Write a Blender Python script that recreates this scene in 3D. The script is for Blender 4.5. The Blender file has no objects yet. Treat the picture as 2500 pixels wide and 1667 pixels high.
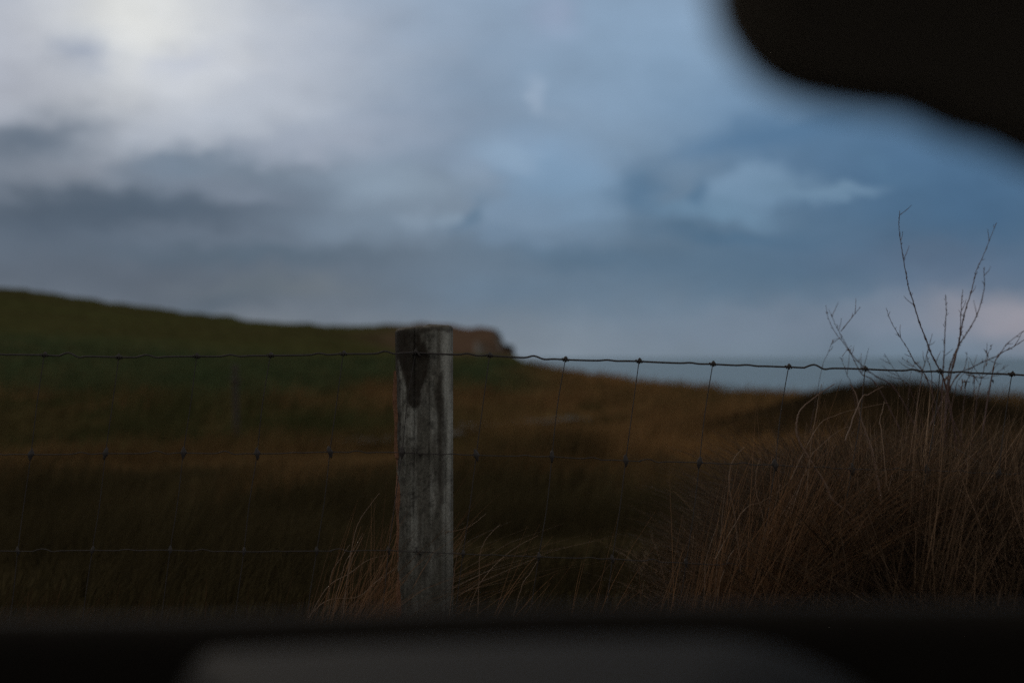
import bpy, bmesh, math, random
import numpy as np
from mathutils import Vector

random.seed(4)
rng = np.random.default_rng(11)
sc = bpy.context.scene
col = sc.collection

# ------------------------------------------------------------------ camera
F = 3472.0            # focal length in photograph pixels (50 mm on 36 mm)
EYE = 1.2             # eye height above the road
CX, HY = 1250.0, 870.0
cam_d = bpy.data.cameras.new('camera')
cam = bpy.data.objects.new('camera', cam_d); col.objects.link(cam)
cam.location = (0, 0, EYE)
cam.rotation_euler = (math.radians(90), 0, 0)
cam_d.lens = 50.0; cam_d.sensor_width = 36.0
cam_d.shift_y = (HY - 833.5) / 2500.0
cam_d.clip_start = 0.02; cam_d.clip_end = 60000
cam_d.dof.use_dof = True
cam_d.dof.focus_distance = 2.95
cam_d.dof.aperture_fstop = 2.3
cam_d.dof.aperture_blades = 9
sc.camera = cam

sc.view_settings.view_transform = 'Standard'
sc.view_settings.look = 'None'
sc.view_settings.gamma = 1.0
sc.view_settings.use_curve_mapping = False
sc.view_settings.exposure = 0.0
sc.cycles.use_denoising = False
sc.cycles.max_bounces = 4
sc.cycles.diffuse_bounces = 2
sc.cycles.transparent_max_bounces = 12
sc.cycles.sample_clamp_indirect = 1.0
sc.cycles.caustics_reflective = False
sc.cycles.caustics_refractive = False

def lin(c):
    return tuple(((v/255)/12.92 if v <= 10 else (((v/255)+0.055)/1.055)**2.4) for v in c)

def P(px, py, Y):
    """photo pixel -> point on the plane at depth Y"""
    return Vector(((px-CX)/F*Y, Y, EYE + (HY-py)/F*Y))

SUN_AZ, SUN_EL = math.radians(-24), math.radians(24)

# ------------------------------------------------------------------ sky
def build_world():
    w = bpy.data.worlds.new('World'); sc.world = w; w.use_nodes = True
    nt = w.node_tree; N = nt.nodes; L = nt.links; N.clear()
    out = N.new('ShaderNodeOutputWorld'); bg = N.new('ShaderNodeBackground')
    STR = 0.1
    bg.inputs[1].default_value = STR
    w.cycles.sampling_method = 'MANUAL'; w.cycles.sample_map_resolution = 256
    L.new(bg.outputs[0], out.inputs[0])
    tc = N.new('ShaderNodeTexCoord')
    def math_(op, a, b=None, c=None, clamp=False):
        n = N.new('ShaderNodeMath'); n.operation = op; n.use_clamp = clamp
        for i, v in enumerate((a, b, c)):
            if v is None: continue
            if isinstance(v, (int, float)): n.inputs[i].default_value = v
            else: L.new(v, n.inputs[i])
        return n.outputs[0]
    def vmath(op, a, b=None):
        n = N.new('ShaderNodeVectorMath'); n.operation = op
        for i, v in enumerate((a, b)):
            if v is None: continue
            if isinstance(v, (tuple, list)): n.inputs[i].default_value = v
            else: L.new(v, n.inputs[i])
        return n
    sep = N.new('ShaderNodeSeparateXYZ'); L.new(tc.outputs['Generated'], sep.inputs[0])
    az = math_('ARCTAN2', sep.outputs[0], sep.outputs[1])
    el = math_('ARCSINE', sep.outputs[2])
    comb = N.new('ShaderNodeCombineXYZ'); L.new(az, comb.inputs[0]); L.new(el, comb.inputs[1])
    # wind-drawn warp of the cloud coordinates
    sq = vmath('MULTIPLY', comb.outputs[0], (1.0, 1.9, 1.0))
    def noise(scale, detail, rough, off, vec):
        m = vmath('ADD', vec, off)
        n = N.new('ShaderNodeTexNoise'); n.inputs['Scale'].default_value = scale
        n.inputs['Detail'].default_value = detail; n.inputs['Roughness'].default_value = rough
        L.new(m.outputs[0], n.inputs['Vector']); return n
    n1 = noise(9, 3, .5, (3.1, 1.7, .2), sq.outputs[0])
    wv = vmath('SUBTRACT', n1.outputs['Color'], (.5, .5, .5))
    wv2 = vmath('MULTIPLY', wv.outputs[0], (.05, .022, 0))
    n1b = noise(34, 4, .55, (.4, 9.7, 2.2), sq.outputs[0])
    wf = vmath('MULTIPLY', vmath('SUBTRACT', n1b.outputs['Color'], (.5, .5, .5)).outputs[0], (.034, .024, 0))
    wp = vmath('ADD', vmath('ADD', comb.outputs[0], wv2.outputs[0]).outputs[0], wf.outputs[0])
    wpo = wp.outputs[0]
    # clear air from the physical sky
    sky = N.new('ShaderNodeTexSky'); sky.sky_type = 'NISHITA'; sky.sun_disc = False
    sky.sun_elevation = SUN_EL; sky.sun_rotation = SUN_AZ
    sky.air_density = 1.4; sky.dust_density = 1.0; sky.ozone_density = 2.0
    def mix(a, b, fac):
        n = N.new('ShaderNodeMix'); n.data_type = 'RGBA'
        if isinstance(fac, float): n.inputs[0].default_value = fac
        else: L.new(fac, n.inputs[0])
        for s, v in ((6, a), (7, b)):
            if isinstance(v, tuple): n.inputs[s].default_value = v
            else: L.new(v, n.inputs[s])
        return n.outputs[2]
    G = 1.08 / STR     # the car glass takes a little of the light
    def C(rgb):
        l = lin(rgb); return (l[0]*G, l[1]*G, l[2]*G, 1)
    # cloud deck: high part pale, low part slate, by elevation
    ramp = N.new('ShaderNodeValToRGB'); cr = ramp.color_ramp; cr.interpolation = 'B_SPLINE'
    e01 = math_('MULTIPLY_ADD', el, 1.0/0.6, 0.1, clamp=True)      # el -0.06..0.54
    L.new(e01, ramp.inputs[0])
    stops = [(0.0, (100, 122, 140)), (0.10, (106, 127, 147)), (.155, (96, 119, 142)), (.24, (98, 122, 147)),
             (.34, (114, 140, 168)), (.46, (128, 155, 184)), (.6, (130, 150, 176)), (1.0, (124, 134, 150))]
    while len(cr.elements) < len(stops): cr.elements.new(.5)
    for e, (p, c) in zip(cr.elements, stops): e.position = p; l = lin(c); e.color = (*l, 1)
    sc1 = vmath('SCALE', ramp.outputs[0]); sc1.inputs['Scale'].default_value = G
    c = mix(sc1.outputs[0], sky.outputs[0], 0.06)
    def blob(c, px, py, sx, sy, rgb, a, tilt=0.0, sharp=1.0):
        azc = math.atan((px-CX)/F); elc = math.atan((HY-py)/F*math.cos(azc))
        mp = N.new('ShaderNodeMapping'); mp.vector_type = 'TEXTURE'; L.new(wpo, mp.inputs[0])
        mp.inputs['Location'].default_value = (azc, elc, 0); mp.inputs['Rotation'].default_value = (0, 0, math.radians(-tilt))
        mp.inputs['Scale'].default_value = (sx/F, sy/F, 1)
        q = vmath('DOT_PRODUCT', mp.outputs[0], mp.outputs[0]).outputs['Value']
        if sharp != 1.0: q = math_('POWER', q, sharp)
        g = math_('POWER', math.exp(-1), q)
        return mix(c, C(rgb), math_('MULTIPLY', g, a))
    # away from the gap over the sea the cloud deck closes to a neutral grey
    far_az = N.new('ShaderNodeMapRange'); far_az.interpolation_type = 'SMOOTHSTEP'
    far_az.inputs[1].default_value = math.radians(26); far_az.inputs[2].default_value = math.radians(75)
    L.new(math_('ABSOLUTE', az), far_az.inputs[0])
    far_el = N.new('ShaderNodeMapRange'); far_el.interpolation_type = 'SMOOTHSTEP'
    far_el.inputs[1].default_value = math.radians(20); far_el.inputs[2].default_value = math.radians(45)
    L.new(el, far_el.inputs[0])
    c = mix(c, C((142, 137, 130)), math_('MULTIPLY', math_('MAXIMUM', far_az.outputs[0], far_el.outputs[0]), .9))
    # (pixel centre, half sizes, colour, opacity, tilt, edge hardness)
    B = [
        (2350, 480, 560, 260, (60, 92, 124), .85, 0, 1),
        (2100, 340, 420, 170, (80, 114, 148), .6, 8, 1),
        (1750, 620, 520, 130, (76, 107, 134), .7, 0, 1),
        (1000, 330, 480, 330, (124, 140, 162), .7, 0, 1),
        (60, 150, 740, 330, (176, 180, 194), .95, -12, 1.3),
        (400, 190, 470, 260, (190, 194, 205), .8, -20, 1),
        (330, 40, 230, 190, (221, 221, 220), .95, -18, 1),
        (1000, 560, 700, 110, (116, 130, 146), .6, 0, 1),
        (250, 560, 760, 190, (92, 104, 120), .9, -4, 1.4),
        (350, 690, 900, 130, (88, 97, 110), .8, 0, 1.2),
        (200, 135, 90, 55, (148, 158, 178), .8, 0, 1),
        (460, 150, 90, 35, (180, 186, 202), .6, -30, 1),
        (30, 190, 130, 70, (146, 150, 162), .5, 0, 1),
        (520, 300, 380, 75, (180, 186, 198), .7, -14, 1),
        (760, 365, 260, 55, (160, 168, 184), .75, -10, 1),
        (90, 350, 190, 68, (90, 104, 121), .85, -12, 1.1),
        (240, 412, 170, 30, (134, 141, 154), .75, -8, 1),
        (450, 400, 130, 42, (112, 127, 145), .85, -8, 1.2),
        (620, 425, 170, 26, (110, 124, 140), .75, 6, 1),
        (330, 505, 330, 52, (80, 94, 110), .85, -6, 1.1),
        (560, 470, 120, 22, (128, 138, 154), .6, 5, 1),
        (120, 520, 260, 70, (78, 90, 105), .6, 0, 1),
        (480, 575, 240, 26, (106, 118, 134), .6, 2, 1),
        (640, 620, 360, 32, (86, 101, 116), .8, 0, 1),
        (700, 705, 200, 32, (110, 117, 124), .75, 0, 1),
        (560, 735, 160, 40, (88, 100, 113), .6, -20, 1),
        (950, 560, 240, 46, (122, 138, 156), .7, 2, 1.2),
        (1420, 620, 260, 40, (84, 110, 134), .7, 4, 1),
        (1340, 400, 150, 86, (126, 152, 180), .75, 8, 1.7),
        (1395, 480, 150, 90, (120, 148, 176), .7, 20, 1.6),
        (1235, 375, 90, 40, (136, 158, 182), .75, 14, 1.6),
        (1150, 418, 66, 44, (134, 152, 174), .8, 20, 1.7),
        (1270, 520, 130, 60, (122, 145, 170), .7, 0, 1.5),
        (1250, 575, 190, 26, (112, 134, 158), .6, 4, 1.2),
        (960, 455, 170, 60, (138, 154, 171), .65, 0, 1.1),
        (1012, 545, 40, 30, (134, 150, 168), .6, 0, 1.6),
        (1085, 545, 36, 26, (134, 152, 171), .6, 0, 1.7),
        (1150, 538, 60, 25, (98, 121, 144), .85, -38, 1.7),
        (1330, 238, 28, 44, (150, 166, 187), .65, -22, 1.6),
        (1330, 30, 70, 60, (152, 162, 188), .5, 0, 1),
        (1850, 340, 240, 34, (80, 112, 144), .7, -8, 1.2),
        (1560, 470, 80, 60, (80, 112, 142), .7, 20, 1.2),
        (1690, 512, 110, 36, (100, 129, 156), .8, 0, 1.5),
        (1830, 442, 112, 44, (122, 149, 176), .9, -14, 2.0),
        (1880, 470, 120, 38, (116, 144, 171), .8, -6, 1.8),
        (1770, 512, 140, 26, (110, 139, 165), .8, 7, 1.5),
        (1722, 470, 30, 34, (84, 115, 144), .7, 30, 1.4),
        (2030, 462, 110, 13, (114, 142, 168), .85, -2, 1.6),
        (1800, 575, 260, 24, (78, 108, 135), .7, 4, 1.2),
        (2150, 410, 90, 18, (88, 120, 150), .5, 25, 1),
        (2330, 640, 330, 60, (94, 112, 136), .7, 4, 1),
        (2150, 790, 420, 52, (124, 136, 154), .8, 0, 1),
        (2520, 780, 230, 62, (154, 150, 160), .85, 8, 1),
        (1300, 700, 340, 70, (102, 124, 146), .6, 0, 1),
    ]
    for b in B: c = blob(c, *b)
    # soft billow variation that runs on over the whole sky
    n2 = noise(5, 5, .55, (7.3, 2.2, 1.1), vmath('ADD', sq.outputs[0], wv2.outputs[0]).outputs[0])
    v = math_('MULTIPLY_ADD', n2.outputs['Fac'], .5, .75)
    n3 = noise(22, 4, .55, (1.3, 5.2, .1), vmath('ADD', sq.outputs[0], wv2.outputs[0]).outputs[0])
    v2 = math_('MULTIPLY', v, math_('MULTIPLY_ADD', n3.outputs['Fac'], .22, .89))
    s = vmath('SCALE', c); L.new(v2, s.inputs['Scale'])
    L.new(s.outputs[0], bg.inputs[0])
build_world()

sun_d = bpy.data.lights.new('sun', 'SUN'); sun_d.energy = 0.55; sun_d.angle = math.radians(16)
sun_d.color = (1.0, .84, .68)
sun = bpy.data.objects.new('sun', sun_d); col.objects.link(sun)
sd = Vector((math.sin(SUN_AZ)*math.cos(SUN_EL), math.cos(SUN_AZ)*math.cos(SUN_EL), math.sin(SUN_EL)))
sun.rotation_euler = sd.to_track_quat('Z', 'Y').to_euler(); sun.location = sd*50

# ------------------------------------------------------------------ helpers
def tag(o, label=None, cat=None, group=None, kind=None):
    if label: o['label'] = label
    if cat: o['category'] = cat
    if group: o['group'] = group
    if kind: o['kind'] = kind
    return o
def empty(name, loc, label, cat, group=None):
    o = bpy.data.objects.new(name, None); col.objects.link(o); o.location = loc
    o.empty_display_size = .1
    return tag(o, label, cat, group)
def link(name, me, mat, parent=None, smooth=True):
    me.materials.clear(); me.materials.append(mat)
    o = bpy.data.objects.new(name, me); col.objects.link(o)
    if parent:
        o.parent = parent
        # geometry is written in world coordinates: undo the parents' offsets
        q = parent; off = Vector((0, 0, 0))
        while q: off += q.location; q = q.parent
        o.location = -off
    if smooth: me.polygons.foreach_set('use_smooth', [True]*len(me.polygons))
    return o
def raw(verts, faces):
    me = bpy.data.meshes.new('m'); me.from_pydata([tuple(v) for v in verts], [], faces); me.update(); return me

# value noise -------------------------------------------------------
_tab = rng.random((256, 256))
def vnoise(x, y):
    x = np.asarray(x, float); y = np.asarray(y, float)
    xi = np.floor(x).astype(int); yi = np.floor(y).astype(int)
    fx = x-xi; fy = y-yi; fx = fx*fx*(3-2*fx); fy = fy*fy*(3-2*fy)
    g = lambda a, b: _tab[a % 256, b % 256]
    return (g(xi, yi)*(1-fx)+g(xi+1, yi)*fx)*(1-fy)+(g(xi, yi+1)*(1-fx)+g(xi+1, yi+1)*fx)*fy
def fbm(x, y, o=4):
    s = 0; a = .5; t = 0
    for k in range(o):
        s = s+a*vnoise(x*2**k+17.3*k, y*2**k+5.1*k); t += a; a *= .5
    return s/t
def sst(a, b, x):
    t = np.clip((np.asarray(x, float)-a)/(b-a), 0, 1); return t*t*(3-2*t)

# materials ---------------------------------------------------------
def new_mat(name):
    m = bpy.data.materials.new(name); m.use_nodes = True
    nt = m.node_tree; b = nt.nodes['Principled BSDF']; return m, nt, b
def plain(name, rgb, rough=.7, metal=0.0, nscale=40, namt=.25, bump=.0, spec=.3):
    m, nt, b = new_mat(name); N = nt.nodes; L = nt.links
    tc = N.new('ShaderNodeTexCoord'); n = N.new('ShaderNodeTexNoise')
    n.inputs['Scale'].default_value = nscale; n.inputs['Detail'].default_value = 5
    L.new(tc.outputs['Object'], n.inputs['Vector'])
    r = N.new('ShaderNodeMapRange'); r.inputs[3].default_value = 1-namt; r.inputs[4].default_value = 1+namt
    L.new(n.outputs[0], r.inputs[0])
    s = N.new('ShaderNodeVectorMath'); s.operation = 'SCALE'; s.inputs[0].default_value = rgb
    L.new(r.outputs[0], s.inputs['Scale']); L.new(s.outputs[0], b.inputs['Base Color'])
    b.inputs['Roughness'].default_value = rough; b.inputs['Metallic'].default_value = metal
    b.inputs['Specular IOR Level'].default_value = spec
    if bump:
        bp = N.new('ShaderNodeBump'); bp.inputs['Strength'].default_value = bump; bp.inputs['Distance'].default_value = .01
        L.new(n.outputs[0], bp.inputs['Height']); L.new(bp.outputs[0], b.inputs['Normal'])
    return m
def attr_mat(name, translucent=0.0, rough=.85, nscale=0, namt=.3, bump=0, spec=.1):
    m, nt, b = new_mat(name); N = nt.nodes; L = nt.links
    a = N.new('ShaderNodeAttribute'); a.attribute_name = 'Col'; c = a.outputs['Color']
    if nscale:
        tc = N.new('ShaderNodeTexCoord'); n = N.new('ShaderNodeTexNoise')
        n.inputs['Scale'].default_value = nscale; n.inputs['Detail'].default_value = 6; n.inputs['Roughness'].default_value = .65
        L.new(tc.outputs['Object'], n.inputs['Vector'])
        r = N.new('ShaderNodeMapRange'); r.inputs[1].default_value = .25; r.inputs[2].default_value = .75
        r.inputs[3].default_value = 1-namt; r.inputs[4].default_value = 1+namt; L.new(n.outputs[0], r.inputs[0])
        s = N.new('ShaderNodeVectorMath'); s.operation = 'SCALE'; L.new(c, s.inputs[0]); L.new(r.outputs[0], s.inputs['Scale']); c = s.outputs[0]
        if bump:
            bp = N.new('ShaderNodeBump'); bp.inputs['Strength'].default_value = bump; bp.inputs['Distance'].default_value = .05
            L.new(n.outputs[0], bp.inputs['Height']); L.new(bp.outputs[0], b.inputs['Normal'])
    L.new(c, b.inputs['Base Color']); b.inputs['Roughness'].default_value = rough; b.inputs['Specular IOR Level'].default_value = spec
    if translucent:
        t = N.new('ShaderNodeBsdfTranslucent'); L.new(c, t.inputs[0]); mx = N.new('ShaderNodeMixShader')
        mx.inputs[0].default_value = translucent; L.new(b.outputs[0], mx.inputs[1]); L.new(t.outputs[0], mx.inputs[2])
        L.new(mx.outputs[0], N['Material Output'].inputs[0])
    return m
def set_col(me, cols):
    a = me.color_attributes.new('Col', 'FLOAT_COLOR', 'POINT')
    c = np.ones((len(me.vertices), 4), np.float32); c[:, :3] = cols
    a.data.foreach_set('color', c.ravel())

def catmull(pts, n=8):
    pts = [Vector(p) for p in pts]
    if len(pts) < 3: return [pts[0].lerp(pts[-1], i/n) for i in range(n+1)]
    out = []
    for i in range(len(pts)-1):
        p0 = pts[max(i-1, 0)]; p1 = pts[i]; p2 = pts[i+1]; p3 = pts[min(i+2, len(pts)-1)]
        for k in range(n):
            t = k/n
            out.append(.5*((2*p1)+(-p0+p2)*t+(2*p0-5*p1+4*p2-p3)*t*t+(-p0+3*p1-3*p2+p3)*t**3))
    out.append(pts[-1]); return out
def tube(path, radii, n=6, verts=None, faces=None):
    """appends a tube to verts/faces (or makes a mesh)"""
    own = verts is None
    if own: verts, faces = [], []
    if not hasattr(radii, '__len__'): radii = [radii]*len(path)
    b0 = len(verts); ref = Vector((0.31, .9, .3)).normalized()
    for i, p in enumerate(path):
        t = (path[min(i+1, len(path)-1)]-path[max(i-1, 0)]).normalized()
        u = t.cross(ref)
        if u.length < 1e-3: u = t.cross(Vector((1, 0, 0)))
        u.normalize(); v = t.cross(u)
        for k in range(n):
            a = 2*math.pi*k/n; verts.append(p+(u*math.cos(a)+v*math.sin(a))*radii[i])
    for i in range(len(path)-1):
        for k in range(n):
            a = b0+i*n+k; b = b0+i*n+(k+1) % n
            faces.append((a, b, b+n, a+n))
    faces.append(tuple(b0+k for k in range(n))[::-1]); faces.append(tuple(b0+(len(path)-1)*n+k for k in range(n)))
    if own: return raw(verts, faces)
def box_bm(bm, x0, x1, y0, y1, z0, z1):
    v = [bm.verts.new(p) for p in ((x0,y0,z0),(x1,y0,z0),(x1,y1,z0),(x0,y1,z0),(x0,y0,z1),(x1,y0,z1),(x1,y1,z1),(x0,y1,z1))]
    for f in ((3,2,1,0),(4,5,6,7),(0,1,5,4),(1,2,6,5),(2,3,7,6),(3,0,4,7)): bm.faces.new([v[i] for i in f])
def extrude_x(prof, x0, x1, bev=.01):
    """profile in (y, z) swept along x"""
    bm = bmesh.new()
    a = [bm.verts.new((x0, y, z)) for y, z in prof]; b = [bm.verts.new((x1, y, z)) for y, z in prof]
    n = len(prof)
    bm.faces.new(a); bm.faces.new(b[::-1])
    for i in range(n): bm.faces.new((a[i], b[i], b[(i+1) % n], a[(i+1) % n])[::-1])
    bmesh.ops.recalc_face_normals(bm, faces=bm.faces)
    if bev: bmesh.ops.bevel(bm, geom=list(bm.edges), offset=bev, segments=3, affect='EDGES', clamp_overlap=True)
    me = bpy.data.meshes.new('m'); bm.to_mesh(me); bm.free(); return me

# ------------------------------------------------------------------ terrain
ridge_px = [(-900, 640), (-500, 660), (-200, 682), (0, 703), (120, 716), (250, 735), (420, 757), (600, 778), (700, 787), (800, 793), (900, 793), (960, 792), (1030, 792), (1100, 796), (1180, 798), (1205, 801)]
RY = 260.0
rx = np.array([(p[0]-CX)/F*RY for p in ridge_px]); rz = np.array([EYE+(HY-p[1])/F*RY for p in ridge_px])
# ragged seaward end of the headland
rx = np.append(rx, [-2.9, -2.1, -1.75, -1.4, -.6, .15, .5, 3, 14]); rz = np.append(rz, [6.1, 4.6, 3.1, 2.55, 2.35, 2.15, .2, -14, -42])
ey = np.array([-60, 0, 30, 45, 65, 75, 90, 110, 150, 190, 230, 300, 420, 600])
ex = np.array([22, 19, 17, 16.4, 16.2, 14.4, 12.0, 8.2, 1.5, -5, -6, 40, 60, 80.])
ez_y = np.array([0, 20, 45, 75, 90, 110, 150, 200])
RIM_U = np.array([-.03, 0, .0144, .043, .072, .115, .158, .20, .25, .34])
RIM_R = np.array([175, 152, 143, 124, 109, 94, 83, 72, 61, 47.])
RIM_E = np.array([.0005, -.0006, -.0037, -.0086, -.0138, -.0196, -.0228, -.0236, -.027, -.033])
def edge_x(y): return np.interp(y, ey, ex)
def bank(x, y):
    """rough grass bank behind and under the fence on the right"""
    b = .21*sst(.18, .78, x)*(sst(2.3, 2.9, y)-sst(3.5, 5.2, y))
    return b
def height(x, y):
    x = np.asarray(x, float); y = np.asarray(y, float)
    z = np.zeros_like(x)
    # verge rises from the road to the fence, falls to the field beyond
    z = z + .52*sst(1.3, 2.7, y) - .47*sst(3.2, 11.5, y)
    # field tilts gently down to the sea on the right and up inland
    t = sst(12, 90, y)
    z = z + t*(-.085*np.clip(x-1, -3, 14)) + .006*np.clip(y-50, 0, 110)*sst(10, -6, x)
    z = z + sst(50, 120, y)*.25*sst(6, -10, x)
    # hill and headland
    zr = np.interp(x, rx, rz)
    ys = np.where(x > -18, 150.0, 58.0)
    ys = 58+(150-58)*sst(-40, -6, x)
    r = np.clip((y-ys)/(RY-ys), 0, 1)
    ramp = r**1.25
    ramp = np.where(x > -26, ramp*(1-sst(-26, -8, x))+sst(-26, -8, x)*r**2.0, ramp)
    z = np.where(y > ys, z*(1-ramp)+zr*ramp, z)
    z = np.where(y > RY, zr-.05*(y-RY)-.0005*(y-RY)**2, z)
    # seaward rim of the pasture: a slope running down from the headland to the right
    u = x/np.maximum(y, 1.0)
    rim = np.interp(u, RIM_U, RIM_R); zt = EYE+np.interp(u, RIM_U, RIM_E)*rim-.18
    w = sst(.50, .98, y/rim)*sst(-.10, -.015, u)*(1-sst(.27, .34, u))*(1-sst(185, 225, y))
    z = z*(1-w)+zt*w
    # cliff edge
    d = x-edge_x(y)
    z = np.where(y < 225, z-44*sst(0, 7, d), z)
    # hummock near the cliff edge
    hx = (x-5.7)/2.0; hy = (y-21)/2.6
    z = z+.62*np.exp(-(np.abs(hx)**2.6)-hy**2)*(1-.25*sst(0, 1.2, hx))
    z = z+bank(x, y)
    # roughness
    far = sst(4, 25, y)
    z = z+(fbm(x*1.3, y*1.3, 3)-.5)*(.05+.10*far)+(fbm(x*.18+9, y*.18, 3)-.5)*.5*sst(10, 60, y)*np.clip(1-sst(90, 160, y)*.5, 0, 1)
    z = z+(fbm(x*.05, y*.05, 3)-.5)*1.0*sst(60, 160, y)*(1-sst(225, 258, y))
    z = z+(fbm(x*.35+5, y*.02, 3)-.5)*.9*sst(200, 258, y)*sst(-3, -8, x)
    # low sheep terraces on the hill
    z = z+.25*np.sin((y+.25*x+4*fbm(x*.06, y*.06, 2))*.16)*sst(120, 170, y)*(1-sst(235, 255, y))*sst(-4, -20, x)
    # flat road strip
    return np.where(y < 1.2, 0*z+(z-.0)*0, z)

OLIVE = np.array([.062, .062, .024]); GREEN = np.array([.045, .060, .028]); DGREEN = np.array([.042, .044, .018])
RUST = np.array([.18, .088, .040]); OCHRE = np.array([.20, .115, .050]); DARK = np.array([.040, .031, .015]); HEAD = np.array([.125, .080, .055])
STRAW = np.array([.16, .085, .045])
def mixc(a, b, t): return a*(1-t)[..., None]+b*t[..., None]
def colour(x, y):
    x = np.asarray(x, float); y = np.asarray(y, float)
    wob = (fbm(x*.25+3, y*.09+1, 4)-.5)
    yy = y*(1+.95*wob)
    c = np.broadcast_to(DARK, x.shape+(3,)).copy()
    right = sst(-2.5, 2.0, x-.02*y+2.5*wob)
    pa = fbm(x*.55+2, y*.30, 4); pb = fbm(x*.30+8, y*.13, 4); pc = fbm(x*1.1+4, y*.6+7, 3)
    c = mixc(c, OCHRE*.85, sst(8.5, 13, yy)*sst(.30, .58, pa)*(.5+.4*right))
    c = mixc(c, DGREEN*1.05, sst(16, 21, yy)*(.6+.4*sst(.62, .40, pa))*(1-.75*right))
    c = mixc(c, RUST, sst(27, 36, yy)*sst(.34, .62, pb)*(.7-.2*right))
    c = mixc(c, OCHRE*.78, right*sst(12, 24, yy)*sst(.22, .52, pb)*.9)
    c = mixc(c, DGREEN, right*sst(20, 30, yy)*sst(.56, .70, pc)*.7)
    c = mixc(c, GREEN, sst(31, 50, y*(1+.8*wob))*(1-right)*(.75+.25*sst(.3, .6, pc)))
    c = mixc(c, OLIVE, sst(95, 140, y+.4*x+25*wob)*(1-right))
    c = mixc(c, OCHRE*.72, right*sst(60, 110, y)*.8)
    c = mixc(c, HEAD, sst(-26, -12, x)*sst(165, 200, y))
    band = np.exp(-((y+.10*x-192+6*wob)/5.0)**2)+.8*np.exp(-((y+.2*x-226)/5)**2)+.5*np.exp(-((y+.1*x-160)/4)**2)
    c = mixc(c, DARK*1.3, np.clip(band, 0, 1)*sst(-8, -22, x)*.8)
    c = c*(.45+1.1*fbm(x*1.3, y*.9, 4))[..., None]
    # dark scrub on the hummock
    h = np.exp(-(((x-6.1)/2.6)**2)-((y-21)/2.4)**2)
    c = mixc(c, np.array([.045, .032, .018]), np.clip(h*1.6, 0, 1))
    b = np.clip(bank(x, y)/.2, 0, 1); c = mixc(c, np.array([.075, .045, .024]), b)
    return c

def build_terrain():
    th = np.linspace(math.radians(-75), math.radians(75), 620)
    # denser where the photograph looks
    th = np.concatenate([np.linspace(-75, -24, 60, endpoint=False), np.linspace(-24, 24, 560, endpoint=False), np.linspace(24, 75, 60)])*math.pi/180
    r = np.concatenate([np.linspace(.0, 6, 70, endpoint=False)+.9, np.geomspace(6.9, 120, 210, endpoint=False), np.linspace(120, 300, 150, endpoint=False), np.geomspace(300, 520, 14)])
    T, R = np.meshgrid(th, r)
    X = R*np.sin(T); Y = R*np.cos(T)
    Z = height(X, Y)
    # road strip behind and under the car is its own sheet; terrain starts beyond it
    nr, nt_ = X.shape
    V = np.stack([X, Y, Z], -1).reshape(-1, 3)
    i = np.arange((nr-1)*(nt_-1)); a = (i//(nt_-1))*nt_+i % (nt_-1)
    Fq = np.stack([a, a+1, a+1+nt_, a+nt_], 1)
    me = bpy.data.meshes.new('terrain')
    me.vertices.add(len(V)); me.vertices.foreach_set('co', V.ravel())
    me.loops.add(Fq.size); me.loops.foreach_set('vertex_index', Fq.ravel())
    me.polygons.add(len(Fq)); me.polygons.foreach_set('loop_start', np.arange(0, Fq.size, 4))
    me.update(calc_edges=True)
    c = colour(V[:, 0], V[:, 1])
    # bare rock on the steep cliff faces
    g = .4
    sl = np.hypot(height(V[:, 0]+g, V[:, 1])-V[:, 2], height(V[:, 0], V[:, 1]+g)-V[:, 2])/g
    c = mixc(c, np.array([.22, .205, .185])*(.45+1.1*fbm(V[:, 0]*2.5, V[:, 2]*2.5+V[:, 1]*.6, 3))[:, None], sst(1.0, 2.2, sl)*sst(30, 60, V[:, 1]))
    set_col(me, c)
    o = link('field', me, attr_mat('field_turf', 0, 1.0, 2.2, .45, .6, 0.0)); tag(o, kind='structure')
build_terrain()

# ground sheet under everything near the car (road) and round behind
def build_road():
    bm = bmesh.new()
    bmesh.ops.create_grid(bm, x_segments=40, y_segments=20, size=1)
    for v in bm.verts: v.co = Vector((v.co.x*60, -4.2+v.co.y*5.6, -.02))
    me = bpy.data.meshes.new('road'); bm.to_mesh(me); bm.free()
    tag(link('road', me, plain('asphalt', (.05, .05, .052), .9, 0, 60, .4, .4)), kind='structure')
    me = raw([(-300, -320, -.06), (300, -320, -.06), (300, 1.6, -.06), (-300, 1.6, -.06)], [(0, 1, 2, 3)])
    tag(link('ground', me, plain('verge_soil', (.05, .045, .028), .95, 0, 3, .4, .3)), kind='structure')
build_road()

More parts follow.
